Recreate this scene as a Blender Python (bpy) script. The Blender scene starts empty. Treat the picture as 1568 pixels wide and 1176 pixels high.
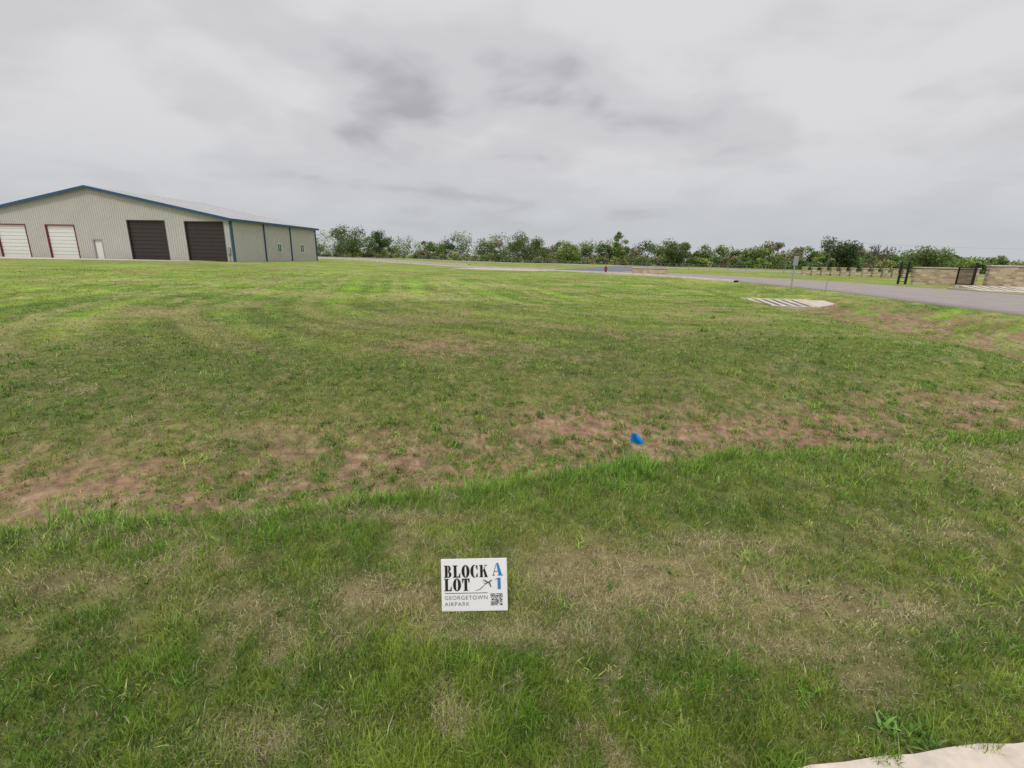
import bpy, math, random
import numpy as np
from mathutils import Matrix, Vector, Euler
random.seed(3); rng=np.random.default_rng(7)
scene=bpy.context.scene
R=math.radians

# ---------------------------------------------------------------- noise
def _h(ix,iy,s):
    n=(ix.astype(np.int64)*374761393+iy.astype(np.int64)*668265263+s*2147483647*3+s*97531)&0xffffffff
    n=((n^(n>>13))*1274126177)&0xffffffff
    n=n^(n>>16)
    return (n&0xffffff)/float(0xffffff)
def vnoise(x,y,s=0):
    x=np.asarray(x,float);y=np.asarray(y,float)
    ix=np.floor(x);iy=np.floor(y);fx=x-ix;fy=y-iy
    fx=fx*fx*(3-2*fx);fy=fy*fy*(3-2*fy)
    a=_h(ix,iy,s);b=_h(ix+1,iy,s);c=_h(ix,iy+1,s);d=_h(ix+1,iy+1,s)
    return (a*(1-fx)+b*fx)*(1-fy)+(c*(1-fx)+d*fx)*fy
def fbm(x,y,s=0,o=4,g=.55):
    t=0;a=1;n=0
    for i in range(o):
        t=t+a*vnoise(x*2**i*.97+i*17.3+y*.13*(i+1),y*2**i*.97-i*9.1-x*.13*(i+1),s+i);n+=a;a*=g
    return t/n
def sst(a,b,x):
    t=np.clip((x-a)/(b-a),0,1);return t*t*(3-2*t)

# ---------------------------------------------------------------- layout
def catmull(P,step=.6):
    P=[np.array(p,float) for p in P];P=[2*P[0]-P[1]]+P+[2*P[-1]-P[-2]]
    out=[]
    for i in range(1,len(P)-2):
        n=max(2,int(np.linalg.norm(P[i+1]-P[i])/step))
        for k in range(n):
            t=k/n
            out.append(.5*((2*P[i])+(-P[i-1]+P[i+1])*t+(2*P[i-1]-5*P[i]+4*P[i+1]-P[i+2])*t*t+(-P[i-1]+3*P[i]-3*P[i+1]+P[i+2])*t**3))
    out.append(P[-2]);return np.array(out)
ROAD=catmull([(20.5,-40),(21,-10),(21.2,5),(21.8,17),(22.8,30),(20.8,43),(15,56),(7,66.5),(-3,74),(-20,94),(-42,118),(-75,150)])
HWY=catmull([(130,-40),(95,15),(70,45),(46,80),(16,118),(-20,143),(-60,160),(-140,180),(-260,200)],2)
CONN=catmull([(9,64),(14,74),(20,90),(27,104)],1)
ry=ROAD[:,1];rx=ROAD[:,0]
def roadx(y): return np.interp(y,ry[:150],rx[:150])
def de(x,y): return (y-2.98-.262*x-.06*np.sin(x*1.3)-.14*(fbm(x*1.1,y*1.1,5)-.5))/1.03
def sidewalk_edge(x): return 1.07+.13*x
def height(x,y,fine=True):
    x=np.asarray(x,float);y=np.asarray(y,float)
    d=de(x,y)
    z=-.50*sst(.0,.85,d)*(1-sst(1.3,4.8,d))
    z=z+.09*sst(-1.4,-.1,d)*(1-sst(-.05,.5,d))
    z=z+.38*sst(4,36,-x)*sst(12,50,y)
    off=x-roadx(y)
    z=z-.5*np.exp(-((off+9.3)/2.0)**2)*sst(3,9,y)*(1-sst(30,42,y))
    z=z+.10*np.exp(-((off)/5.5)**4)*(1-sst(45,60,y))*sst(-10,-5,y)
    if fine:
        r=np.hypot(x,y);nr_=np.where(np.abs(off)<6,0,1);k=(1-sst(15,40,r))*nr_*sst(0,.12,y-sidewalk_edge(x))
        z=z+k*(.05*(fbm(x*1.3,y*1.3,11,3)-.5)+.055*(fbm(x*5,y*5,21,3)-.5)*sst(-.2,.4,d)*(1-sst(4,8,d))+.016*(fbm(x*9,y*9,31,2)-.5))
        z=z+sst(.3,2.,d)*(1-sst(25,60,r))*nr_*.13*(fbm(x*.5,y*.5,41,3)-.5)
    # excavated seat of the storm drain in the road ditch
    q=((x-13.3)/2.3)**2+((y-23.75)/1.6)**2
    pit=1-sst(.45,1.25,q)
    z=z*(1-pit)+np.minimum(z,-.62)*pit
    return z
def blob(x,y,cx,cy,rx_,ry_): return np.exp(-(((x-cx)/rx_)**2+((y-cy)/ry_)**2))
def dirt(x,y):
    d=de(x,y);n=fbm(x*.9,y*1.7,51,4);n2=fbm(x*5,y*5,61,4,.7);n3=fbm(x*15,y*15,66,3,.7)
    mixn=n*.30+n2*.42+n3*.28
    band=sst(.12,.5,d)*(1-sst(1.7,3.3,d))
    left=sst(1,-2,x)*.02
    m=band*sst(.462,.55,mixn+.04*band+left)
    m=np.maximum(m,sst(.40,.66,blob(x,y,.95,5.6,1.1,.65)*(.25+1.*n2)*(.5+1.2*n3)))
    m=np.maximum(m,.8*sst(.46,.76,blob(x,y,3.8,5.9,1.5,.38)*(.3+1.*n2+.3*n3)))
    off=x-roadx(y)
    m=np.maximum(m,sst(.50,.62,n*.4+n2*.5+.14)*np.exp(-((off+8.4)/2.1)**2)*sst(6,10,y)*(1-sst(19,30,y)))
    far=sst(.58,.67,fbm(x*.35,y*.35,71,4)*.55+.45*n2)*sst(3,6,d)*.7
    return np.clip(np.maximum(m,far),0,1)
def dry(x,y):
    d=de(x,y);n=fbm(x*4.5,y*4.5,81,4,.7);n1=fbm(x*.8,y*.8,91,3)
    m=1.15*blob(x,y,.72,2.12,.66,.26)+1.*blob(x,y,1.7,1.98,.5,.15)+1.*blob(x,y,-.55,1.95,.28,.13)+.9*blob(x,y,-.8,1.27,.24,.1)
    m=m+.95*blob(x,y,-2.1,1.93,.36,.11)+.9*blob(x,y,-1.2,1.84,.26,.09)+.85*blob(x,y,-.6,2.56,.5,.06)+.7*blob(x,y,1.35,2.45,.5,.09)+.7*blob(x,y,.1,1.72,.4,.08)+.7*blob(x,y,1.3,1.7,.4,.08)+.6*blob(x,y,-2.6,1.6,.5,.08)+.5*blob(x,y,2.6,2.6,.7,.1)
    m=m*(.12+2.0*n)
    m=np.maximum(m,sst(.55,.70,n*.55+n1*.45)*.65)
    m=np.maximum(m,.65*sst(.42,.62,n)*sst(.0,.5,d)*(1-sst(2.2,4.6,d)))
    return np.clip(m,0,1)
def rings(x,y):
    c=(6.5,31);ux,uy=.97,.24
    a=(x-c[0])*ux+(y-c[1])*uy; b=-(x-c[0])*uy+(y-c[1])*ux
    rr=13.; qx=np.abs(a)-(17-rr); qy=np.abs(b)-(23-rr)
    return np.hypot(np.maximum(qx,0),np.maximum(qy,0))+np.minimum(np.maximum(qx,qy),0)-rr
C=lambda *a:np.array(a,float)
def mixc(a,b,t): return a*(1-t[...,None])+b*t[...,None]
def basecol(x,y):
    d=de(x,y);r=np.hypot(x,y)
    n=fbm(x*.7,y*.7,101,4);n2=fbm(x*4,y*4,111,3);n3=fbm(x*13,y*13,112,2)
    g=mixc(C(.086,.186,.018),C(.212,.290,.042),np.clip(sst(.32,.68,n*.4+n2*.4+n3*.2),0,1))
    s=rings(x+.3*(fbm(x*.2,y*.2,121,2)-.5),y)
    ph=s*2*math.pi/1.5+1.6*fbm(x*.1,y*.1,131,2)
    st=.5+.5*np.sin(ph)
    amp=sst(3.4,6.5,d)*(1-.5*sst(35,80,r))*(.35+.8*fbm(x*.15,y*.15,141,2))
    g=g*(1+(st[...,None]-.5)*.62*amp[...,None])
    th=sst(.80,1.,.5+.5*np.sin(ph*.5+2))*amp
    g=mixc(g,C(.33,.34,.12),np.clip(.75*th*(.1+1.4*n2),0,.8))
    dk=sst(.86,1.,.5+.5*np.sin(ph*.5+.9))*amp
    g=g*(1-.5*dk*(.4+n2))[...,None]
    g=mixc(g,C(.31,.29,.12)*np.ones_like(g),.62*sst(.54,.67,fbm(x*.5,y*.5,145,5,.65))*sst(4,8,d))
    g=mixc(g,C(.135,.28,.035)*np.ones_like(g),.6*np.exp(-((d+.10)/.25)**2))
    g=mixc(g,C(.070,.165,.016)*np.ones_like(g),.6*np.exp(-((d-4.4)/1.2)**2))
    far=sst(18,50,r)
    g=mixc(g,C(.195,.240,.050)*np.ones_like(g),.5*far)
    g=g*(1+(.35*(fbm(x*.18,y*.45,161,4)-.5)[...,None])*2*sst(8,16,r)[...,None])
    g=mixc(g,C(.41,.355,.18),.66*dry(x,y))
    return g
DIRT=C(.222,.142,.090)

# ---------------------------------------------------------------- mesh helpers
def mat(name,col=(.5,.5,.5),rough=.8,spec=.3,noise=None,metal=0,bump=None,attr=None,transl=0,detail=6):
    m=bpy.data.materials.new(name);m.use_nodes=True;nt=m.node_tree;b=nt.nodes['Principled BSDF']
    b.inputs['Roughness'].default_value=rough;b.inputs['Metallic'].default_value=metal
    b.inputs['Specular IOR Level'].default_value=spec
    src=None
    if attr:
        a=nt.nodes.new('ShaderNodeVertexColor');a.layer_name=attr;src=a.outputs['Color']
    geo=nt.nodes.new('ShaderNodeNewGeometry')
    if noise:
        sc,amt=noise
        n=nt.nodes.new('ShaderNodeTexNoise');n.inputs['Scale'].default_value=sc;n.inputs['Detail'].default_value=detail;n.inputs['Roughness'].default_value=.65
        nt.links.new(geo.outputs['Position'],n.inputs['Vector'])
        mr=nt.nodes.new('ShaderNodeMapRange');mr.inputs[1].default_value=.3;mr.inputs[2].default_value=.7
        mr.inputs[3].default_value=1-amt;mr.inputs[4].default_value=1+amt
        nt.links.new(n.outputs['Fac'],mr.inputs[0])
        vm=nt.nodes.new('ShaderNodeVectorMath');vm.operation='SCALE'
        if src: nt.links.new(src,vm.inputs[0])
        else: vm.inputs[0].default_value=col[:3]
        nt.links.new(mr.outputs[0],vm.inputs['Scale']);src=vm.outputs[0]
        if bump:
            bp=nt.nodes.new('ShaderNodeBump');bp.inputs['Strength'].default_value=bump[0];bp.inputs['Distance'].default_value=bump[1]
            nt.links.new(n.outputs['Fac'],bp.inputs['Height']);nt.links.new(bp.outputs[0],b.inputs['Normal'])
    if src: nt.links.new(src,b.inputs['Base Color'])
    else: b.inputs['Base Color'].default_value=(*col[:3],1)
    if transl:
        t=nt.nodes.new('ShaderNodeBsdfTranslucent');nt.links.new(src,t.inputs['Color'])
        mx=nt.nodes.new('ShaderNodeMixShader');mx.inputs[0].default_value=transl
        nt.links.new(b.outputs[0],mx.inputs[1]);nt.links.new(t.outputs[0],mx.inputs[2])
        nt.links.new(mx.outputs[0],nt.nodes['Material Output'].inputs['Surface'])
    return m
def link(o,parent=None):
    scene.collection.objects.link(o)
    if parent: o.parent=parent
    return o
def empty(name,loc=(0,0,0),rot=(0,0,0)):
    e=bpy.data.objects.new(name,None);e.location=loc;e.rotation_euler=rot;e.empty_display_size=.2
    return link(e)
def fastmesh(name,V,F,m,cols=None,smooth=False,parent=None):
    me=bpy.data.meshes.new(name);V=np.asarray(V,np.float32);F=np.asarray(F,np.int32);k,s=F.shape
    me.vertices.add(len(V));me.vertices.foreach_set('co',V.ravel())
    me.loops.add(k*s);me.loops.foreach_set('vertex_index',F.ravel())
    me.polygons.add(k);me.polygons.foreach_set('loop_start',np.arange(0,k*s,s,dtype=np.int32))
    me.polygons.foreach_set('loop_total',np.full(k,s,np.int32))
    if smooth: me.polygons.foreach_set('use_smooth',np.ones(k,bool))
    me.update(calc_edges=True)
    if cols is not None:
        a=me.color_attributes.new('col','FLOAT_COLOR','POINT')
        c=np.ones((len(V),4),np.float32);c[:,:3]=cols;a.data.foreach_set('color',c.ravel())
    me.materials.append(m);o=bpy.data.objects.new(name,me);return link(o,parent)
class MB:
    def __init__(s): s.v=[];s.f=[]
    def box(s,x0,x1,y0,y1,z0,z1):
        b=len(s.v);s.v+=[(x0,y0,z0),(x1,y0,z0),(x1,y1,z0),(x0,y1,z0),(x0,y0,z1),(x1,y0,z1),(x1,y1,z1),(x0,y1,z1)]
        s.f+=[tuple(b+i for i in q) for q in((0,3,2,1),(4,5,6,7),(0,1,5,4),(1,2,6,5),(2,3,7,6),(3,0,4,7))]
    def poly(s,pts):
        b=len(s.v);s.v+=[tuple(p) for p in pts];s.f.append(tuple(range(b,b+len(pts))))
    def prism(s,base,top):
        n=len(base);b=len(s.v);s.v+=[tuple(p) for p in base]+[tuple(p) for p in top]
        s.f.append(tuple(b+i for i in reversed(range(n))));s.f.append(tuple(b+n+i for i in range(n)))
        for i in range(n):
            j=(i+1)%n;s.f.append((b+i,b+j,b+n+j,b+n+i))
    def tube(s,p0,p1,r0,r1,n=8):
        p0=Vector(p0);p1=Vector(p1);d=(p1-p0).normalized()
        a=d.orthogonal().normalized();c=d.cross(a)
        A=[p0+(a*math.cos(2*math.pi*i/n)+c*math.sin(2*math.pi*i/n))*r0 for i in range(n)]
        B=[p1+(a*math.cos(2*math.pi*i/n)+c*math.sin(2*math.pi*i/n))*r1 for i in range(n)]
        s.prism(A,B)
    def obj(s,name,m,parent=None,bevel=0):
        me=bpy.data.meshes.new(name);me.from_pydata([tuple(v) for v in s.v],[],s.f);me.materials.append(m)
        o=bpy.data.objects.new(name,me)
        if bevel:
            md=o.modifiers.new('b','BEVEL');md.width=bevel;md.segments=2
        return link(o,parent)

# ---------------------------------------------------------------- materials
M_ground=mat('ground_soil_grass',attr='col',noise=(9,.45),rough=.95,spec=.1,bump=(.9,.04),detail=10)
M_blade=mat('grass_blades',attr='col',noise=(3,.12),rough=.55,spec=.3,transl=.25)
M_leaf=mat('leaves',attr='col',noise=(.8,.25),rough=.7,spec=.2,transl=.2)
M_bark=mat('bark',(.10,.085,.07),noise=(6,.4))
M_conc=mat('concrete',(.52,.455,.385),noise=(14,.18),rough=.9,bump=(.3,.004),detail=10)
M_conc2=mat('concrete_pale',(.46,.415,.35),noise=(2,.22),rough=.9,detail=10)
M_asph=mat('asphalt',(.275,.245,.225),noise=(1.2,.12),rough=1,spec=.1,detail=10)
M_asphb=mat('asphalt_new',(.13,.14,.165),noise=(1,.12),rough=.85)
M_white=mat('white_paint',(.72,.71,.70),rough=.5,noise=(5,.04))
M_wall=mat('siding_metal',(.50,.48,.455),rough=.5,spec=.4,noise=(.6,.05))
M_roof=mat('roof_metal',(.52,.52,.52),rough=.4,noise=(.4,.06))
M_blue=mat('trim_blue',(.035,.085,.17),rough=.45,noise=(2,.1))
M_door=mat('door_brown',(.045,.036,.034),rough=.5,noise=(2,.1))
M_red=mat('dark_red',(.15,.03,.035),rough=.6,noise=(2,.1))
M_black=mat('black_iron',(.015,.015,.016),rough=.5,noise=(5,.1))
M_dark=mat('opening_shade_paint',(.03,.028,.025),rough=.9,noise=(5,.2))  # near-black base colour paints the shade inside the drain openings
M_glass=mat('window_glass',(.09,.20,.13),rough=.15,spec=.6,noise=(2,.2))
M_galv=mat('galvanised',(.35,.36,.36),rough=.45,metal=.3,noise=(9,.12))
M_hyd=mat('hydrant_red',(.22,.03,.028),rough=.5,noise=(9,.1))
M_orange=mat('marker_orange',(.45,.26,.14),rough=.6,noise=(9,.1))
M_ink=mat('ink_black',(.012,.012,.013),rough=.5,noise=(40,.1))
M_grey=mat('ink_grey',(.13,.13,.14),rough=.5,noise=(40,.05))
M_bink=mat('ink_blue',(.03,.20,.48),rough=.5,noise=(40,.05))
M_board=mat('sign_board',(.76,.76,.76),rough=.4,noise=(25,.025))
M_flag=mat('flag_blue',(.01,.22,.70),rough=.5,noise=(30,.1))
M_stone=bpy.data.materials.new('limestone');M_stone.use_nodes=True
nt=M_stone.node_tree;b=nt.nodes['Principled BSDF'];b.inputs['Roughness'].default_value=.9
tc=nt.nodes.new('ShaderNodeTexCoord');mp=nt.nodes.new('ShaderNodeMapping');mp.inputs['Rotation'].default_value=(R(90),0,0)
br=nt.nodes.new('ShaderNodeTexBrick');br.inputs['Scale'].default_value=1;br.inputs['Brick Width'].default_value=.42;br.inputs['Row Height'].default_value=.17;br.inputs['Mortar Size'].default_value=.012
br.inputs['Color1'].default_value=(.56,.44,.31,1);br.inputs['Color2'].default_value=(.30,.21,.14,1);br.inputs['Mortar'].default_value=(.46,.41,.33,1)
nt.links.new(tc.outputs['Object'],mp.inputs[0]);nt.links.new(mp.outputs[0],br.inputs[0]);nt.links.new(br.outputs[0],b.inputs['Base Color'])

# ---------------------------------------------------------------- ground
def build_ground():
    nr,nth=640,800
    r=.25*np.exp(np.linspace(0,math.log(2500/.25),nr))
    t=np.linspace(-math.pi,math.pi,nth,endpoint=False);t=t-.55*np.sin(t)
    rr,tt=np.meshgrid(r,t,indexing='ij');x=(rr*np.sin(tt)).ravel();y=(rr*np.cos(tt)).ravel()
    z=height(x,y)
    z=np.where(y<sidewalk_edge(x)+.02,z-.03,z)
    c=basecol(x,y);di=dirt(x,y);rad=np.hypot(x,y)
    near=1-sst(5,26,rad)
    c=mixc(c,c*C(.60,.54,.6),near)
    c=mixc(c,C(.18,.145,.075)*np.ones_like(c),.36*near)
    n=fbm(x*2.2,y*2.2,171,4);n4=fbm(x*12,y*12,175,3,.7)
    dc=DIRT*(.45+.6*n+.55*n4)[:,None]
    dc=mixc(dc,C(.31,.245,.155)*np.ones_like(dc),.45*sst(.5,.7,n4))
    c=mixc(c,dc,di)
    c=mixc(c,C(.15,.18,.06)*np.ones_like(c),sst(110,260,rad))
    i,j=np.meshgrid(np.arange(nr-1),np.arange(nth),indexing='ij');j2=(j+1)%nth
    F=np.stack([i*nth+j,i*nth+j2,(i+1)*nth+j2,(i+1)*nth+j],-1).reshape(-1,4)[:,::-1]
    return fastmesh('ground',np.stack([x,y,z],-1),F,M_ground,c,True)
build_ground()

# ---------------------------------------------------------------- grass
SIGN=(-.150,1.855)
def blades(name,x,y,z,h,w,lean,az,col,m=M_blade,curl=.5):
    n=len(x);fa=rng.uniform(0,2*math.pi,n)
    wx=np.cos(fa)*w/2;wy=np.sin(fa)*w/2
    dx=np.cos(az);dy=np.sin(az)
    hz=h*np.cos(lean);hd=h*np.sin(lean)
    mz=hz*.58;md=hd*curl*.62
    V=np.empty((n,5,3))
    V[:,0]=np.stack([x-wx,y-wy,z-.004],-1);V[:,1]=np.stack([x+wx,y+wy,z-.004],-1)
    V[:,2]=np.stack([x+dx*md-wx*.8,y+dy*md-wy*.8,z+mz],-1);V[:,3]=np.stack([x+dx*md+wx*.8,y+dy*md+wy*.8,z+mz],-1)
    V[:,4]=np.stack([x+dx*hd,y+dy*hd,z+hz],-1)
    b=np.arange(n)[:,None,None]*5
    F=(np.array([[0,1,3],[0,3,2],[2,3,4]])[None]+b).reshape(-1,3)
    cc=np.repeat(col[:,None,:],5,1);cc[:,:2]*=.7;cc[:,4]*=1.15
    return fastmesh(name,V.reshape(-1,3),F,m,cc.reshape(-1,3))
def nearsign(x,y): return (np.abs(x-SIGN[0])<.19)&(y>SIGN[1]-.17)&(y<SIGN[1]+.06)
def indrain(x,y): return ((x-13.3)/1.9)**2+((y-23.75)/1.3)**2<1
def lawn():
    N=720000
    u=rng.uniform(0,1,N);a,b_=.85,48.;p=-.62
    r=(a**p+u*(b_**p-a**p))**(1/p)
    th=rng.uniform(R(-58),R(58),N)
    x=r*np.sin(th);y=r*np.cos(th)
    off=x-roadx(y)
    keep=(y>sidewalk_edge(x)+.06*(fbm(x*9,y*0,5)-.5)*2)&(off<-5.2)&~indrain(x,y)
    d=de(x,y)
    keep&=rng.uniform(0,1,N)>dirt(x,y)*.90
    dr=dry(x,y);keep&=rng.uniform(0,1,N)>dr*.12
    clump=fbm(x*9,y*9,181,3,.6);cl2=fbm(x*2.3,y*2.3,191,3)
    keep&=(rng.uniform(0,1,N)<.05+1.6*clump)
    x,y,r,d,dr,clump,cl2=[q[keep] for q in(x,y,r,d,dr,clump,cl2)];n=len(x)
    z=height(x,y)
    c=basecol(x,y)
    v=rng.normal(0,1,n)
    c=c*np.clip(1.15+.34*v,.35,2.2)[:,None]*(.28+1.0*clump+.4*cl2)[:,None]
    yel=rng.uniform(0,1,n)
    c=mixc(c,C(.28,.365,.055)*np.ones_like(c),np.where(yel>.84,.6,0))
    isd=rng.uniform(0,1,n)<(.12+.64*dr)
    c=np.where(isd[:,None],C(.58,.50,.32)*rng.uniform(.5,1.2,n)[:,None],c)
    edge=np.exp(-((d+.05)/.25)**2)
    h=rng.gamma(5,1/5.,n)*(.029+.045*(clump-.5)+.022*(cl2-.4)+.028*edge)*(1+.020*r)
    h=np.clip(h,.006,.2)
    h=np.where(isd,h*.75,h)
    h=np.where(nearsign(x,y),np.minimum(h,.018),h)
    far=sst(6,16,r);h=h*(1-.4*far)
    w=np.maximum(.0029,.00122*r)*rng.uniform(.55,1.3,n)
    lean=np.clip(np.abs(rng.normal(.65,.42,n))+np.where(isd,.45,0),0,1.47)
    az=rng.uniform(0,2*math.pi,n)
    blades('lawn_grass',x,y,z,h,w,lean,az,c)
lawn()
def weeds():
    X=[];Y=[];H=[];W=[];Ln=[];CC=[]
    def tufts(cx,cy,nb,h,w,spread,lean,col):
        cx,cy,nb,h,w,spread=[np.broadcast_to(np.asarray(q,float),np.shape(cx)) for q in(cx,cy,nb,h,w,spread)]
        idx=np.repeat(np.arange(len(cx)),nb.astype(int));n=len(idx)
        X.append(cx[idx]+rng.normal(0,1,n)*spread[idx]);Y.append(cy[idx]+rng.normal(0,1,n)*spread[idx]*.8)
        H.append(h[idx]*rng.uniform(.45,1.2,n));W.append(w[idx]*rng.uniform(.6,1.2,n));Ln.append(np.abs(rng.normal(lean,.3,n)))
        k=rng.uniform(.7,1.3,len(cx))[idx]*rng.uniform(.75,1.25,n);CC.append(np.array(col)[idx]*k[:,None] if np.ndim(col)==2 else np.array(col)*k[:,None])
    PAL=np.array([(.16,.31,.045),(.25,.37,.07),(.10,.20,.03),(.31,.38,.09)])
    def edgey(x): return 2.98+.262*x
    n=110;x=np.where(rng.uniform(0,1,n)<.4,rng.uniform(-5,6,n),rng.uniform(-1.4,2.2,n));y=edgey(x)+rng.uniform(-.1,.45,n)
    tufts(x,y,rng.integers(10,30,n),rng.uniform(.07,.17,n),.009,.05,.5,(.20,.35,.055))
    L_=[(-3.5,3.35,50,.24),(-3.2,3.3,40,.18),(-3.7,3.1,40,.16),(-3.0,2.5,44,.10),(-3.2,2.45,44,.11),(-.3,3.2,30,.17),(.1,3.3,36,.17),(.35,3.35,36,.18),(.85,3.42,60,.15),(.95,3.35,30,.19),(1.75,3.65,44,.15),(1.65,3.6,26,.13),(-.9,2.95,28,.11),(-1.8,2.7,24,.11)]
    A=np.array(L_);tufts(A[:,0],A[:,1],A[:,2],A[:,3],.011,.06,.5,(.19,.36,.055))
    n=4600;x=rng.uniform(-9,10,n);y=edgey(x)+.1+rng.gamma(2.1,1.15,n)
    k=(y>1.6)&(fbm(x*1.6,y*2.1,201,3)>.42);x,y=x[k],y[k];n=len(x);s=.75+.05*y
    big=np.where(rng.uniform(0,1,n)<.15,1.7,1.)
    tufts(x,y,rng.integers(8,30,n),rng.uniform(.03,.08,n)*s*big,.0085*s,rng.uniform(.018,.05,n)*s*big,.85,PAL[rng.integers(0,4,n)])
    n=480;x=rng.uniform(-3.2,3.6,n);y=rng.uniform(1.2,3.6,n);k=(y>sidewalk_edge(x)+.05)&(de(x,y)<0)&~nearsign(x,y);x,y=x[k],y[k];n=len(x)
    tufts(x,y,rng.integers(6,20,n),rng.uniform(.025,.065,n),.0075,.022,.95,PAL[rng.integers(0,4,n)])
    n=1800;x=rng.uniform(-22,18,n);y=rng.uniform(7,24,n);k=(x-roadx(y)<-6)&(fbm(x*.4,y*.4,205,3)>.46)&~indrain(x,y);x,y=x[k],y[k];n=len(x)
    tufts(x,y,rng.integers(6,18,n),.06,.02,.10,.9,PAL[rng.integers(0,4,n)])
    tufts(np.array([1.38,1.44]),np.array([1.34,1.31]),np.array([44,36]),np.array([.065,.055]),.014,.03,1.05,(.19,.34,.08))
    X,Y,H,W,Ln,CC=[np.concatenate(q) for q in(X,Y,H,W,Ln,CC)]
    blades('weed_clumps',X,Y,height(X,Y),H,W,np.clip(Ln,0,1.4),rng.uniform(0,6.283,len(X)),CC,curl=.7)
weeds()

# ---------------------------------------------------------------- roads
def ribbon(name,P,o0,o1,zo,m,thick=0,parent=None,sel=None):
    if sel is not None: P=P[sel]
    T=np.gradient(P,axis=0);T/=np.linalg.norm(T,axis=1)[:,None];N=np.stack([T[:,1],-T[:,0]],-1)
    k=9 if abs(o1-o0)>1 else 2
    V=[];offs=np.linspace(o0,o1,k)
    for q in offs:
        p=P+N*q;V.append(np.column_stack([p,height(p[:,0],p[:,1],False)+zo]))
    n=len(P)
    if thick:
        lo0=V[0].copy();lo0[:,2]-=thick;lo1=V[-1].copy();lo1[:,2]-=thick;V=[lo0]+V+[lo1];k+=2
    V=np.concatenate(V);F=[]
    for a in range(k-1):
        i=np.arange(n-1);F.append(np.stack([a*n+i,(a+1)*n+i,(a+1)*n+i+1,a*n+i+1],-1))
    return fastmesh(name,V,np.concatenate(F)[:,::-1],m,parent=parent)
ribbon('asphalt_road',ROAD,-5.1,4.8,.05,M_asph,thick=.3)
ribbon('highway',HWY,-5,5,.05,M_asph,thick=.3)
ribbon('road_junction',CONN,-4,5,.075,M_asphb,thick=.3)
ribbon('kerb',ROAD,-5.5,-5.1,.14,M_conc2,thick=.3,sel=ROAD[:,1]>38)
ribbon('kerb',ROAD,4.8,5.2,.13,M_conc2,thick=.3,sel=ROAD[:,1]>84)
ribbon('road_edge_line',HWY,-4.6,-4.42,.056,M_white)
def pad(name,pts,zo=.03,m=M_conc2):
    mb=MB();top=[(px,py,float(height(px,py,False))+zo) for px,py in pts]
    mb.prism([(a,b_,c-.3) for a,b_,c in top],top);return mb.obj(name,m)
pad('concrete_pad',[(-8,60.5),(2,57),(5,59),(-5,65)],.06)
pad('concrete_pad',[(8,56),(13.6,50),(15,51.5),(10,57.5)],.06)
pad('concrete_pad',[(28.6,30),(34,27),(44,30),(44,34),(30,34)],.09)
pad('concrete_apron',[(-90,52),(-52,53.5),(-38,56.5),(-36,59.5),(-90,63)],.05)
mb=MB()
xs=np.linspace(-14,14,225)
e=[sidewalk_edge(q)+.02*(random.random()-.5) for q in xs]
for i in range(224):
    a,b_=xs[i],xs[i+1];e0,e1=e[i],e[i+1]
    mb.poly([(a,sidewalk_edge(a)-1.6,.012),(b_,sidewalk_edge(b_)-1.6,.012),(b_,e1,.012),(a,e0,.012)]);mb.poly([(a,e0,.012),(b_,e1,.012),(b_,e1,-.12),(a,e0,-.12)])
mb.obj('sidewalk',M_conc)

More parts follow.
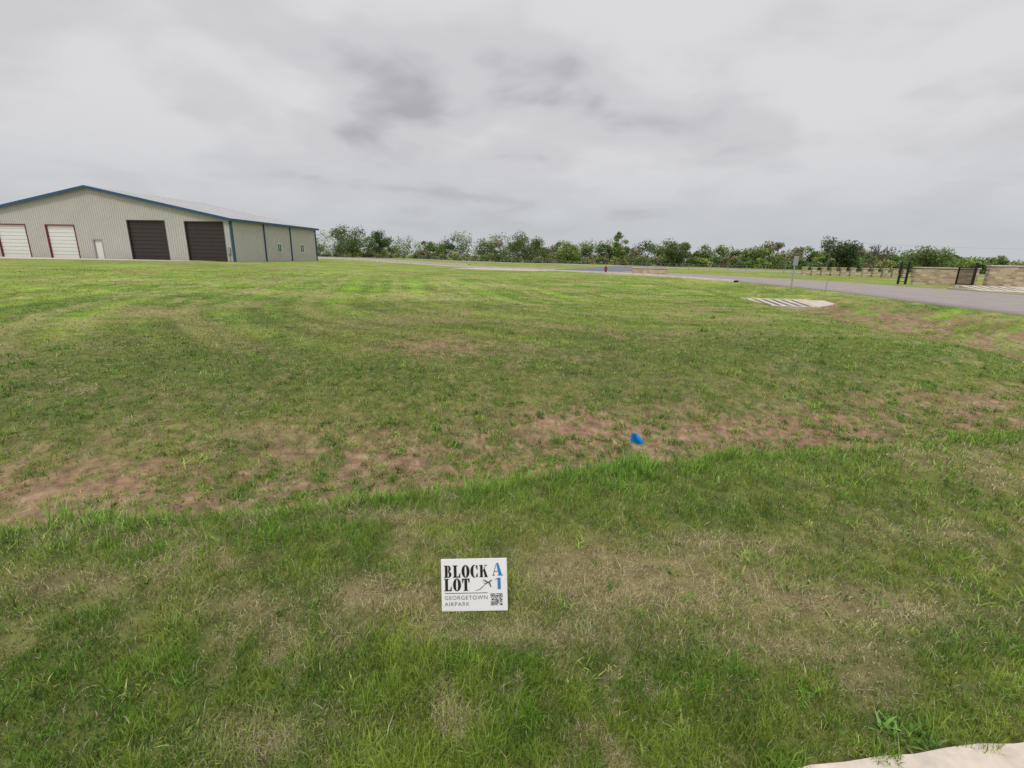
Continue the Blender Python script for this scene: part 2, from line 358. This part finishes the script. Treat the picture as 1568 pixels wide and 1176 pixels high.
# ---------------------------------------------------------------- hangar
def hangar(name,loc,rotz,W,L,He,Hp,detail=True):
    E=empty(name,loc,(0,0,rotz));xr=-W/2
    s=(Hp-He)/(W/2)
    def top(x): return Hp-abs(x-xr)*s
    mb=MB();b0=-.5
    doors=[(-5.8,-1.0,4.55,'d'),(-13.3,-8.5,4.6,'d'),(-24.4,-20.6,3.95,'w'),(-31.3,-27.3,3.95,'w'),(-18.3,-17.2,2.3,'p')] if detail else []
    xsx=sorted(set([-W,xr,0]+[q for d in doors for q in d[:2]]))
    for a,b_ in zip(xsx[:-1],xsx[1:]):
        z0=b0
        for d in doors:
            if d[0]<=a+1e-6 and b_<=d[1]+1e-6: z0=d[2]
        mb.poly([(a,0,z0),(b_,0,z0),(b_,0,top(b_)),(a,0,top(a))])
    mb.poly([(0,0,b0),(0,L,b0),(0,L,He),(0,0,He)]);mb.poly([(-W,0,b0),(-W,0,He),(-W,L,He),(-W,L,b0)])
    mb.poly([(0,L,b0),(-W,L,b0),(-W,L,He),(xr,L,Hp),(0,L,He)])
    mb.obj('walls',M_wall,E)
    rb=MB();x=-.3
    while x>-W:
        z0=b0
        for d in doors:
            if d[0]-.06<x<d[1]+.06: z0=d[2]+.12
        rb.box(x-.035,x+.035,-.035,-.001,z0,top(x)-.05);x-=.3
    y=.3
    while y<L:
        rb.box(.001,.035,y-.035,y+.035,b0,He-.05);y+=.3
    rb.obj('siding_ribs',M_wall,E)
    r=MB();o=.35
    for sgn in(1,-1):
        x1=xr+sgn*(W/2+o);z1=Hp-(W/2+o)*s
        r.prism([(xr,-o,Hp+.03),(x1,-o,z1+.03),(x1,L+o,z1+.03),(xr,L+o,Hp+.03)],[(xr,-o,Hp+.10),(x1,-o,z1+.10),(x1,L+o,z1+.10),(xr,L+o,Hp+.10)])
        yy=0
        while yy<L:
            r.prism([(xr,yy,Hp+.10),(x1,yy,z1+.10),(x1,yy+.06,z1+.10),(xr,yy+.06,Hp+.10)],[(xr,yy,Hp+.14),(x1,yy,z1+.14),(x1,yy+.06,z1+.14),(xr,yy+.06,Hp+.14)]);yy+=.6
    r.obj('roof',M_roof,E)
    tr=MB()
    for sgn in(1,-1):
        x1=xr+sgn*(W/2+o+.05);z1=Hp-(W/2+o+.05)*s
        tr.prism([(xr,-o-.08,Hp-.20),(x1,-o-.08,z1-.20),(x1,-o-.003,z1-.20),(xr,-o-.003,Hp-.20)],[(xr,-o-.08,Hp+.12),(x1,-o-.08,z1+.12),(x1,-o-.003,z1+.12),(xr,-o-.003,Hp+.12)])
        xa=xr+sgn*(W/2+o+.003);xb=xr+sgn*(W/2+o+.14)
        tr.box(min(xa,xb),max(xa,xb),-o,L+o,z1-.16,z1+.12)
    tr.box(-.16,.07,-.07,-.037,b0,He-.06);tr.box(.037,.08,-.03,.16,b0,He-.06)
    for yy in (6.4,12.8,L-.3): tr.box(.037,.15,yy,yy+.14,b0,He-.1)
    tr.obj('trim',M_blue if detail else M_roof,E)
    if detail:
        dd=MB();dw=MB();fr=MB();fb=MB();fw=MB()
        for a,b_,h,k in doors:
            t=dd if k=='d' else dw
            n=max(1,int(h/.42)) if k!='p' else 1
            for i in range(n):
                t.box(a,b_,.12,.19,h*i/n+.02,h*(i+1)/n-.02)
            t.box(a,b_,.20,.22,b0,h)
            f={'w':fr,'d':fb,'p':fw}[k]
            f.box(a-.10,a+.02,-.05,.2,b0,h+.1);f.box(b_-.02,b_+.10,-.05,.2,b0,h+.1);f.box(a+.021,b_-.021,-.05,.2,h-.02,h+.1)
        dd.obj('roll_doors_brown',M_door,E);dw.obj('roll_doors_white',M_white,E);fr.obj('door_frames_red',M_red,E);fb.obj('door_frames_dark',M_door,E);fw.obj('door_frame_grey',M_galv,E)
        w=MB();wf=MB()
        for yy in(9.3,15.4):
            w.box(.04,.06,yy,yy+.95,1.3,2.35)
            wf.box(.04,.10,yy-.1,yy-.001,1.2,2.45);wf.box(.04,.10,yy+.951,yy+1.05,1.2,2.45);wf.box(.04,.1,yy,yy+.95,2.351,2.45);wf.box(.04,.1,yy,yy+.95,1.2,1.299);wf.box(.061,.08,yy+.45,yy+.5,1.3,2.35)
        w.obj('windows',M_glass,E);wf.obj('window_frames',M_white,E)
        x_=MB();x_.box(-.75,-.35,-.2,-.04,.9,1.7);x_.tube((-.55,-.1,-.3),(-.55,-.1,.9),.03,.03);x_.obj('electrical_box',M_galv,E)
        s_=MB();s_.box(-14.5,.1,-.35,-.08,-.4,.03);s_.obj('foundation',M_red,E)
    return E
hangar('metal_hangar',(-33.9,60,.36),R(-5.4),35.6,20.5,4.95,8.45)
hangar('metal_hangar',(-75,96,.36),R(-5.4),34,24,6.0,10.4,False)

# ---------------------------------------------------------------- storm drain ends
def culvert(name,x0,y0,z0,rot,s,n=5):
    Lb=2.2;W=n*.62+.22
    E=empty(name,(x0,y0,z0),(0,0,rot));E.scale=(s,s,s)
    c=MB();d=MB()
    for i in range(n+1):
        x=i*.62;q=.55;c.prism([(x,0,-.45),(x+.30,0,-.45),(x+.30-q,Lb,-.35),(x-q,Lb,-.35)],[(x,0,-.22),(x+.30,0,-.22),(x+.30-q,Lb,.04),(x-q,Lb,.04)])
    d.prism([(.03,.05,-.6),(W-.03,.05,-.6),(W-.6,Lb-.01,-.6),(-.5,Lb-.01,-.6)],[(.03,.05,-.38),(W-.03,.05,-.38),(W-.6,Lb-.01,-.14),(-.5,Lb-.01,-.14)])  # solid dark slab under the bars; its colour stands in for shade
    c.box(-.9,W+.25,Lb+.002,Lb+.3,-.9,.06)
    c.prism([(W+.09,0,-.9),(W+1.6,.7,-.9),(W+1.3,Lb,-.9),(W-.45,Lb,-.9)],[(W+.09,0,-.20),(W+1.6,.7,-.08),(W+1.3,Lb,.055),(W-.45,Lb,.055)])
    c.box(-.25,W+.2,-.2,-.003,-.9,-.215)
    c.obj('concrete_bars',M_conc2,E,.015);d.obj('opening_shade_slab',M_dark,E)
culvert('storm_drain',11.95,23.2,-.26,R(-10),.70)
culvert('storm_drain',29.6,31,.26,R(-20),.8)

# ---------------------------------------------------------------- lot sign
SW,SH=.302,.238
S=empty('lot_sign',(SIGN[0],SIGN[1],.030),(R(-16),R(-2.6),0))
m_=MB();m_.box(-SW/2,SW/2,0,.004,0,SH);m_.obj('board',M_board,S,.0008)
m_=MB()
for xx in(-.075,.075): m_.tube((xx,.008,-.12),(xx,.008,SH+.03),.0017,.0017,6)
m_.tube((-.075,.008,SH*.5),(.075,.008,SH*.5),.0015,.0015,6);m_.obj('wire_stake',M_galv,S)
def P2(mb,pts,ox,oz,sx,sz): mb.poly([(ox+p[0]*sx,-.0012,oz+p[1]*sz) for p in pts])
def rect(mb,a,b_,c,d_,T): P2(mb,[(a,c),(b_,c),(b_,d_),(a,d_)],*T)
def ring(mb,cx,cz,ro,rzo,ri,rzi,a0,a1,T,n=16):
    for i in range(n):
        t0=R(a0+(a1-a0)*i/n);t1=R(a0+(a1-a0)*(i+1)/n)
        P2(mb,[(cx+ri*math.cos(t0),cz+rzi*math.sin(t0)),(cx+ro*math.cos(t0),cz+rzo*math.sin(t0)),(cx+ro*math.cos(t1),cz+rzo*math.sin(t1)),(cx+ri*math.cos(t1),cz+rzi*math.sin(t1))],*T)
def letter(mb,ch,T):
    if ch=='B':
        rect(mb,.12,.46,0,1,T);rect(mb,0,.12,0,.07,T);rect(mb,0,.12,.93,1,T)
        ring(mb,.5,.75,.38,.25,.08,.19,-90,90,T);ring(mb,.5,.26,.46,.26,.12,.19,-90,90,T)
    if ch=='L':
        rect(mb,.12,.48,0,1,T);rect(mb,0,.12,0,.07,T);rect(mb,0,.12,.93,1.0,T);rect(mb,.48,.6,.93,1.0,T);P2(mb,[(.48,0),(.95,0),(.95,.40),(.88,.36),(.72,.09),(.48,.09)],*T)
    if ch=='O': ring(mb,.5,.5,.52,.52,.13,.46,0,360,T,28)
    if ch=='C':
        ring(mb,.5,.5,.52,.52,.13,.46,70,290,T,24);P2(mb,[(.66,.92),(.92,1.0),(.92,.62),(.84,.62)],*T);P2(mb,[(.66,.07),(.92,.0),(.92,.34),(.84,.34)],*T)
    if ch=='K':
        rect(mb,.1,.44,0,1,T);rect(mb,0,.1,0,.07,T);rect(mb,0,.1,.93,1,T);P2(mb,[(.46,.42),(.84,.93),(.77,.94),(.46,.52)],*T)
        P2(mb,[(.52,.53),(.70,.06),(1.04,.06),(.70,.72)],*T);rect(mb,.62,1.08,0,.058,T);rect(mb,.66,1.0,.94,1,T)
    if ch=='T':
        rect(mb,.32,.68,0,.92,T);rect(mb,.2,.32,0,.07,T);rect(mb,.68,.8,0,.07,T);rect(mb,0,1,.922,1,T);P2(mb,[(0,.92),(.05,.62),(.1,.62),(.24,.92)],*T);P2(mb,[(1,.92),(.76,.92),(.9,.62),(.95,.62)],*T)
u2=lambda u:-SW/2+u*SW
v2=lambda v:(1-v)*SH
k=MB();lw=.0355
for i,ch in enumerate('BLOCK'): letter(k,ch,(u2(.045)+i*.0405,v2(.355),lw,.056))
for i,ch in enumerate('LOT'): letter(k,ch,(u2(.045)+i*.0405,v2(.61),lw,.056))
T1=(0,0,1,1)
rect(k,u2(.05),u2(.70),v2(.658),v2(.647),T1)
k.obj('lettering_black',M_ink,S)
k=MB()
T=(u2(.79),v2(.33),.040,.058)
P2(k,[(.36,1),(.62,1),(1.0,.07),(.62,.07)],*T);rect(k,.50,1.1,0,.065,T)
T=(u2(.82),v2(.59),.034,.052)
rect(k,.3,.72,.0,1,T);P2(k,[(.3,.9),(.3,.99),(.0,.86),(.05,.80)],*T)
k.obj('lettering_blue',M_bink,S)
k=MB();T=(u2(.79),v2(.33),.040,.058)
P2(k,[(.34,.95),(.36,.83),(.06,.08),(-.02,.08)],*T);rect(k,-.08,.2,0,.075,T);rect(k,.16,.5,.3,.36,T)
T=(u2(.57),v2(.61),.062,.055)
P2(k,[(.42,.45),(.95,.78),(1.0,.9),(.88,.86),(.40,.52)],*T);P2(k,[(.6,.62),(.30,.85),(.37,.9),(.74,.72)],*T);P2(k,[(.70,.63),(.86,.25),(.93,.3),(.82,.72)],*T);P2(k,[(.46,.5),(.36,.62),(.40,.64),(.52,.56)],*T)
P2(k,[(.40,.46),(.2,.3),(.05,.12),(-.25,.04),(-.25,.0),(.08,.07),(.25,.26),(.42,.43)],*T)
k.obj('lettering_thin',M_grey,S)
def txt(body,x,z,size,sp):
    c=bpy.data.curves.new('caption','FONT');c.body=body;c.size=size;c.space_character=sp;c.materials.append(M_grey)
    o=bpy.data.objects.new('caption',c);o.location=(x,-.0012,z);o.rotation_euler=(R(90),0,0);link(o,S)
txt('GEORGETOWN',u2(.045),v2(.775),.0255,1.14);txt('AIRPARK',u2(.045),v2(.895),.0255,1.18)
q=MB();n=21;qs=.054;qx,qz=u2(.745),v2(.895);ce=qs/n
rq=random.Random(5)
def finder(i,j):
    for (a,b_) in((0,0),(0,14),(14,14)):
        ii,jj=i-a,j-b_
        if -1<=ii<=7 and -1<=jj<=7:
            if ii in(-1,7) or jj in(-1,7): return 0
            mm=max(abs(ii-3),abs(jj-3));return 1 if mm in(0,1,3) else 0
    return None
for i in range(n):
    for j in range(n):
        f_=finder(i,j);on=f_ if f_ is not None else rq.random()<.5
        if on: q.poly([(qx+i*ce,-.0012,qz+j*ce),(qx+(i+1)*ce,-.0012,qz+j*ce),(qx+(i+1)*ce,-.0012,qz+(j+1)*ce),(qx+i*ce,-.0012,qz+(j+1)*ce)])
q.obj('qr_code',M_ink,S)

# ---------------------------------------------------------------- blue pin flag
zf=float(height(.86,3.32));F_=empty('marker_flag',(.85,3.32,zf),(0,R(8),0))
k=MB();k.tube((0,0,-.05),(0,0,.30),.0014,.0012,6);k.obj('wire',M_galv,F_)
V=[];Fc=[];nx,nz=8,6
for i in range(nx+1):
    for j in range(nz+1):
        a=i/nx;b_=j/nz;V.append((a*.095*(1-.55*b_)-.004*b_,.018*math.sin(a*5+b_*2),.235+.065*b_+.012*a-.045*(1-b_)*(1-a)*a*2-.01*a*b_))
for i in range(nx):
    for j in range(nz):
        p=i*(nz+1)+j;Fc.append((p,p+nz+1,p+nz+2,p+1))
fastmesh('flag',V,Fc,M_flag,smooth=True,parent=F_)

# ---------------------------------------------------------------- hydrant
Hh=empty('fire_hydrant',(10.2,55,float(height(10.2,55,False))))
k=MB();k.tube((0,0,0),(0,0,.06),.2,.2,14);k.tube((0,0,.06),(0,0,.62),.125,.12,14);k.tube((0,0,.62),(0,0,.66),.17,.17,14);k.tube((0,0,.66),(0,0,.80),.14,.05,14);k.tube((0,0,.80),(0,0,.87),.03,.03,6)
k.tube((-.22,0,.45),(.22,0,.45),.06,.06,10);k.tube((0,-.22,.42),(0,0,.42),.08,.08,10);k.obj('body',M_hyd,Hh)

# ---------------------------------------------------------------- road sign, posts
def zt(x,y): return float(height(x,y,False))
def roadsign(x,y,h,w,hh):
    E=empty('road_sign',(x,y,zt(x,y)),(0,0,R(25)));k=MB();k.tube((0,0,-.2),(0,0,h),.035,.035,8);k.obj('post',M_galv,E)
    k=MB();k.box(-w/2,w/2,-.045,-.037,h-hh,h+.03);k.obj('panel',M_galv,E,.004)
roadsign(16.4,29,1.95,.42,.5)
k=MB();k.tube((17.2,27.0,zt(17.2,27.)-.1),(17.2,27.0,zt(17.2,27.)+.6),.022,.022);k.obj('marker_post',M_galv)
for i,(x,y) in enumerate([(19,84),(27,76.5),(36.5,67)]):
    k=MB();z=zt(x,y);k.tube((x,y,z-.1),(x,y,z+.40),.07,.06);k.tube((x,y,z+.40),(x,y,z+.5),.10,.07);k.obj('marker_bollard',M_orange)
k=MB();P=catmull([(62,47),(40,73),(12,107),(-22,130)],3)
for p in P: k.tube((p[0],p[1],-.1),(p[0],p[1],.95),.04,.04,5)
for a,b_ in zip(P[:-1],P[1:]):
    for z in(.35,.65,.9): k.tube((a[0],a[1],z),(b_[0],b_[1],z),.012,.012,4)
k.obj('wire_fence',M_galv)

# ---------------------------------------------------------------- stone walls and gate
def stonewall(name,x,y,rot,L,h,t=.45,cap=True,base=None):
    E=empty(name,(x,y,zt(x,y)),(0,0,rot));k=MB();k.box(0,L,0,t,-.3,h);k.obj('masonry',M_stone,E,.02)
    if cap:
        k=MB();k.box(-.06,L+.06,-.06,t+.06,h+.003,h+.10);k.obj('capstone',M_conc2,E,.02)
    return E
stonewall('low_stone_wall',12.6,52.5,R(-8),3.6,.62)
stonewall('stone_gate_wall',32.6,40.2,R(-18),4.2,1.30)
stonewall('stone_gate_wall',34.6,36.0,R(-12),9.,1.55)
k=MB()
for (cx,cy) in((-.6,-.1),(.0,-.1)):
    k.box(cx-.06,cx+.06,cy-.06,cy+.06,-.3,1.75)
for i in range(5): k.box(-.54,-.06,-.12,-.08,.2+.33*i,.24+.33*i)
k.obj('post',M_black,empty('iron_gate',(31.9,40.2,zt(32,40))))
G=empty('iron_gate',(33.9,36.4,zt(34,36)),(0,0,R(70)))
k=MB();k.box(-.07,.07,-.07,.07,-.3,1.8);k.box(2.4,2.48,-.04,.04,0,1.5);k.box(.07,2.4,-.03,.03,.15,.22);k.box(.07,2.4,-.03,.03,1.40,1.47)
for i in range(1,16): k.box(i*.15,i*.15+.025,-.012,.012,.22,1.40)
k.obj('gate_leaf',M_black,G)
Es=empty('stone_pier_fence',(36.2,62,0),(0,0,R(-12)))
k=MB();c=MB();b3=MB()
for i in range(12):
    x=i*1.08+ (.25 if i>5 else 0);k.box(x,x+.5,0,.5,-.3,.95);c.box(x-.05,x+.55,-.05,.55,.953,1.05)
    if i<11: b3.box(x+.501,x+1.079,.2,.24,.75,.79);b3.box(x+.501,x+1.079,.2,.24,.15,.19)
k.obj('piers',M_stone,Es);c.obj('pier_caps',M_conc2,Es);b3.obj('rails',M_black,Es)

# ---------------------------------------------------------------- trees
def leaf_tree(cx,cy,H,Wd,col,nl,ls,base=.18,acc=None,z0=0.,nb=None):
    V,Fq,Cc=acc
    nb=nb or random.randint(10,16)
    for b_ in range(nb):
        a=random.uniform(0,6.283);q=math.sqrt(random.random())
        hz=random.uniform(base,.88);env=math.sin(math.pi*min(1,max(.12,(hz-base*.4)/(1.05-base*.4))))**.6
        bx=cx+math.cos(a)*q*Wd*.5*env;by=cy+math.sin(a)*q*Wd*.5*env;bz=z0+H*hz
        br_=Wd*random.uniform(.15,.28);brz=min(br_*random.uniform(.6,.95),H*(1.0-hz)+.10*H)
        n=int(nl/nb);d=rng.normal(0,1,(n,3));d/=np.linalg.norm(d,axis=1)[:,None]
        rad=rng.uniform(.1,1.1,n)**.6
        p=np.stack([bx+d[:,0]*rad*br_,by+d[:,1]*rad*br_,bz+d[:,2]*rad*brz],-1)
        p[:,2]=np.maximum(p[:,2],z0+.1)
        t=rng.normal(0,1,(n,3));t/=np.linalg.norm(t,axis=1)[:,None];s=rng.normal(0,1,(n,3));s=np.cross(t,s);s/=np.linalg.norm(s,axis=1)[:,None]
        sz=ls*rng.uniform(.5,1.3,n)[:,None]
        Q=np.stack([p-t*sz,p+s*sz*.6,p+t*sz,p-s*sz*.6],1)
        V.append(Q.reshape(-1,3))
        k=random.uniform(.7,1.3)
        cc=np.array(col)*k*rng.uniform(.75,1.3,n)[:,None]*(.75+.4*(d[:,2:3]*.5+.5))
        Cc.append(np.repeat(cc,4,0))
def finish_leaves(name,acc,parent=None):
    V=np.concatenate(acc[0]);Cc=np.concatenate(acc[2]);F=np.arange(len(V)).reshape(-1,4)
    return fastmesh(name,V,F,M_leaf,Cc,parent=parent)
GREENS=[(.15,.22,.06),(.11,.17,.05),(.21,.29,.075),(.18,.22,.09),(.085,.125,.045),(.21,.20,.11)]
def limbs(mb,x,y,H,Wd,z0=0,n=5,r=.12):
    mb.tube((x,y,z0-.2),(x+random.uniform(-.2,.2),y,z0+H*.4),r,r*.6,6)
    for i in range(n):
        a=random.uniform(0,6.283);mb.tube((x,y,z0+H*random.uniform(.2,.4)),(x+math.cos(a)*Wd*.35,y+math.sin(a)*Wd*.3,z0+H*random.uniform(.55,.85)),r*.45,r*.12,5)
PX=[430,500,540,562,600,650,700,740,800,850,900,950,990,1030,1060,1100,1160,1200,1250,1280,1310,1360,1410,1450,1500,1530,1568,1700]
TY=[356,352,347,355,363,356,358,357,357,370,370,366,370,368,384,373,371,377,377,373,380,390,381,386,388,394,404,408]
def dist(px): return float(np.interp(px,[400,480,784,1230,1568,1800],[190,182,148,112,92,80]))
def hor(px): return 393+.019*(px-784)
acc=([],[],[]);tk=MB()
px=395.
while px<1760:
    D=dist(px)*random.uniform(.99,1.1);y_=D;x_=(px-784)/760*D
    H=(hor(px)-np.interp(px,PX,TY))/786*D+1.6;H*=random.uniform(.66,1.08)
    H=max(H,2.2);Wd=H*random.uniform(.9,1.5)
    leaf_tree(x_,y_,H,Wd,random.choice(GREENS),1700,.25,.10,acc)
    if random.random()<.7: limbs(tk,x_,y_,H,Wd)
    px+=Wd/D*760*random.uniform(.30,.62)
px=395.
while px<1760:
    D=dist(px)*random.uniform(.94,1.03);x_=(px-784)/760*D
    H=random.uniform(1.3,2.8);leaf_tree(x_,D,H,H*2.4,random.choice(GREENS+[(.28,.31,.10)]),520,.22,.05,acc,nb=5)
    px+=random.uniform(5,11)
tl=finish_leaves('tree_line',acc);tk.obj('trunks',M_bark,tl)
def single(name,px,D,top,Wd,col,nl=3600,base=.2,ls=.19):
    x_=(px-784)/760*D;H=(hor(px)-top)/786*D+1.6;E=empty(name,(x_,D,0))
    a=([],[],[]);leaf_tree(0,0,H,Wd,col,nl,ls,base,a,nb=20);finish_leaves('crown',a,E)
    k=MB();limbs(k,0,0,H,Wd,n=8,r=.16);k.obj('trunk_and_limbs',M_bark,E)
single('oak_tree',577,150,353,6,(.065,.11,.035))
single('oak_tree',800,135,355,8.5,(.10,.155,.045))
single('slender_tree',945,125,352,3.2,(.14,.22,.05),2000)
single('oak_tree',1032,118,366,6.5,(.10,.15,.045))
single('oak_tree',1278,98,363,6.2,(.07,.11,.04),4600)
single('oak_tree',1412,88,380,8,(.13,.19,.06))
single('oak_tree',535,165,347,12,(.12,.18,.05),5200,ls=.24)
def branch(mb,p,d,l,r,lev):
    e=p+d*l;mb.tube(p,e,r,r*.62,5)
    if lev==0: return
    for i in range(random.choice([2,3,3])):
        nd=(d+Vector((random.gauss(0,.55),random.gauss(0,.55),random.gauss(.05,.35)))).normalized()
        branch(mb,e,nd,l*random.uniform(.6,.85),r*.66,lev-1)
for px in(1325,1350):
    D=84;x_=(px-784)/760*D;k=MB();branch(k,Vector((x_,D,-.1)),Vector((.05,0,1)),1.55,.22,5);k.obj('dead_tree',M_bark)
D=88;x_=(1262-784)/760*D
k=MB();k.tube((x_,D,-.2),(x_+.5,D,5.9),.14,.10,8);k.box(x_-.3,x_+1.3,D-.05,D+.05,5.2,5.32);k.obj('utility_pole',M_bark)
k=MB()
pa=Vector((x_+.5,D,5.3));pb=Vector((110,70,5.4))
for i in range(14):
    f=lambda t:pa.lerp(pb,t)-Vector((0,0,2.2*4*t*(1-t)*.5))
    k.tube(f(i/14),f((i+1)/14),.014,.014,4)
k.obj('power_line',M_galv)

# ---------------------------------------------------------------- sky & light
w=bpy.data.worlds.new('World');scene.world=w;w.use_nodes=True;nt=w.node_tree;bg=nt.nodes['Background'];L=nt.links.new
N=lambda t:nt.nodes.new(t)
sky=N('ShaderNodeTexSky');sky.sky_type='NISHITA';sky.sun_disc=False;sky.sun_elevation=R(58);sky.sun_rotation=R(200);sky.dust_density=4
tc=N('ShaderNodeTexCoord');sp=N('ShaderNodeSeparateXYZ');L(tc.outputs['Generated'],sp.inputs[0])
def math_(op,a,b_=None,c=None):
    m=N('ShaderNodeMath');m.operation=op
    for i,q in enumerate((a,b_,c)):
        if q is None: continue
        if isinstance(q,(int,float)): m.inputs[i].default_value=q
        else: L(q,m.inputs[i])
    return m.outputs[0]
zc=math_('MAXIMUM',sp.outputs[2],0.0);den=math_('ADD',zc,.24)
cx=math_('DIVIDE',sp.outputs[0],den);cy=math_('DIVIDE',sp.outputs[1],den)
cb=N('ShaderNodeCombineXYZ');L(cx,cb.inputs[0]);L(cy,cb.inputs[1])
def noise(scale,detail,rough,dist_,offs):
    mp=N('ShaderNodeMapping');mp.inputs['Location'].default_value=offs;L(cb.outputs[0],mp.inputs[0])
    n=N('ShaderNodeTexNoise');n.inputs['Scale'].default_value=scale;n.inputs['Detail'].default_value=detail;n.inputs['Roughness'].default_value=rough;n.inputs['Distortion'].default_value=dist_
    L(mp.outputs[0],n.inputs['Vector']);return n.outputs['Fac']
n1=noise(.6,4,.45,.2,(9.3,2.7,0));n2=noise(2.4,4,.46,.2,(1.2,4.4,2))
mixn=math_('ADD',math_('MULTIPLY',n1,.5),math_('MULTIPLY',n2,.5))
rp=N('ShaderNodeValToRGB');L(mixn,rp.inputs[0]);rp.color_ramp.interpolation='EASE';e=rp.color_ramp.elements
e[0].position=.34;e[0].color=(.44,.425,.46,1);e[1].position=.58;e[1].color=(.73,.72,.735,1)
e2=rp.color_ramp.elements.new(.46);e2.color=(.635,.625,.645,1)
hz=N('ShaderNodeMapRange');hz.interpolation_type='SMOOTHSTEP';hz.inputs[1].default_value=-.02;hz.inputs[2].default_value=.24;L(sp.outputs[2],hz.inputs[0])
mx=N('ShaderNodeMix');mx.data_type='RGBA';L(hz.outputs[0],mx.inputs[0]);mx.inputs[6].default_value=(.555,.58,.605,1);L(rp.outputs[0],mx.inputs[7])
ze=N('ShaderNodeMapRange');ze.interpolation_type='SMOOTHSTEP';ze.inputs[1].default_value=.5;ze.inputs[2].default_value=.95;ze.inputs[3].default_value=1;ze.inputs[4].default_value=2.4;L(sp.outputs[2],ze.inputs[0])
vs=N('ShaderNodeVectorMath');vs.operation='SCALE';L(mx.outputs[2],vs.inputs[0]);L(ze.outputs[0],vs.inputs['Scale'])
vk=N('ShaderNodeVectorMath');vk.operation='SCALE';L(vs.outputs[0],vk.inputs[0]);vk.inputs['Scale'].default_value=10
mm=N('ShaderNodeMix');mm.data_type='RGBA';mm.inputs[0].default_value=.95;L(sky.outputs[0],mm.inputs[6]);L(vk.outputs[0],mm.inputs[7])
L(mm.outputs[2],bg.inputs['Color']);bg.inputs['Strength'].default_value=.1
sl=bpy.data.lights.new('sun','SUN');sl.energy=1.5;sl.angle=R(12);sl.color=(1,.96,.9);so=bpy.data.objects.new('sun',sl);link(so)
sd=Vector((math.sin(R(200))*math.cos(R(58)),math.cos(R(200))*math.cos(R(58)),math.sin(R(58))))
so.rotation_euler=sd.to_track_quat('Z','Y').to_euler()

# ---------------------------------------------------------------- camera
cd=bpy.data.cameras.new('camera');cam=bpy.data.objects.new('camera',cd);link(cam);scene.camera=cam
cd.sensor_width=36;cd.lens=735/1568*36;cd.clip_start=.05;cd.clip_end=6000
Mx=Euler((R(90-14.86),0,0)).to_matrix()@Matrix.Rotation(R(1.09),3,'Z')
cam.matrix_world=Matrix.Translation((0,0,1.6))@Mx.to_4x4()
scene.view_settings.view_transform='Standard';scene.view_settings.look='None';scene.view_settings.exposure=0
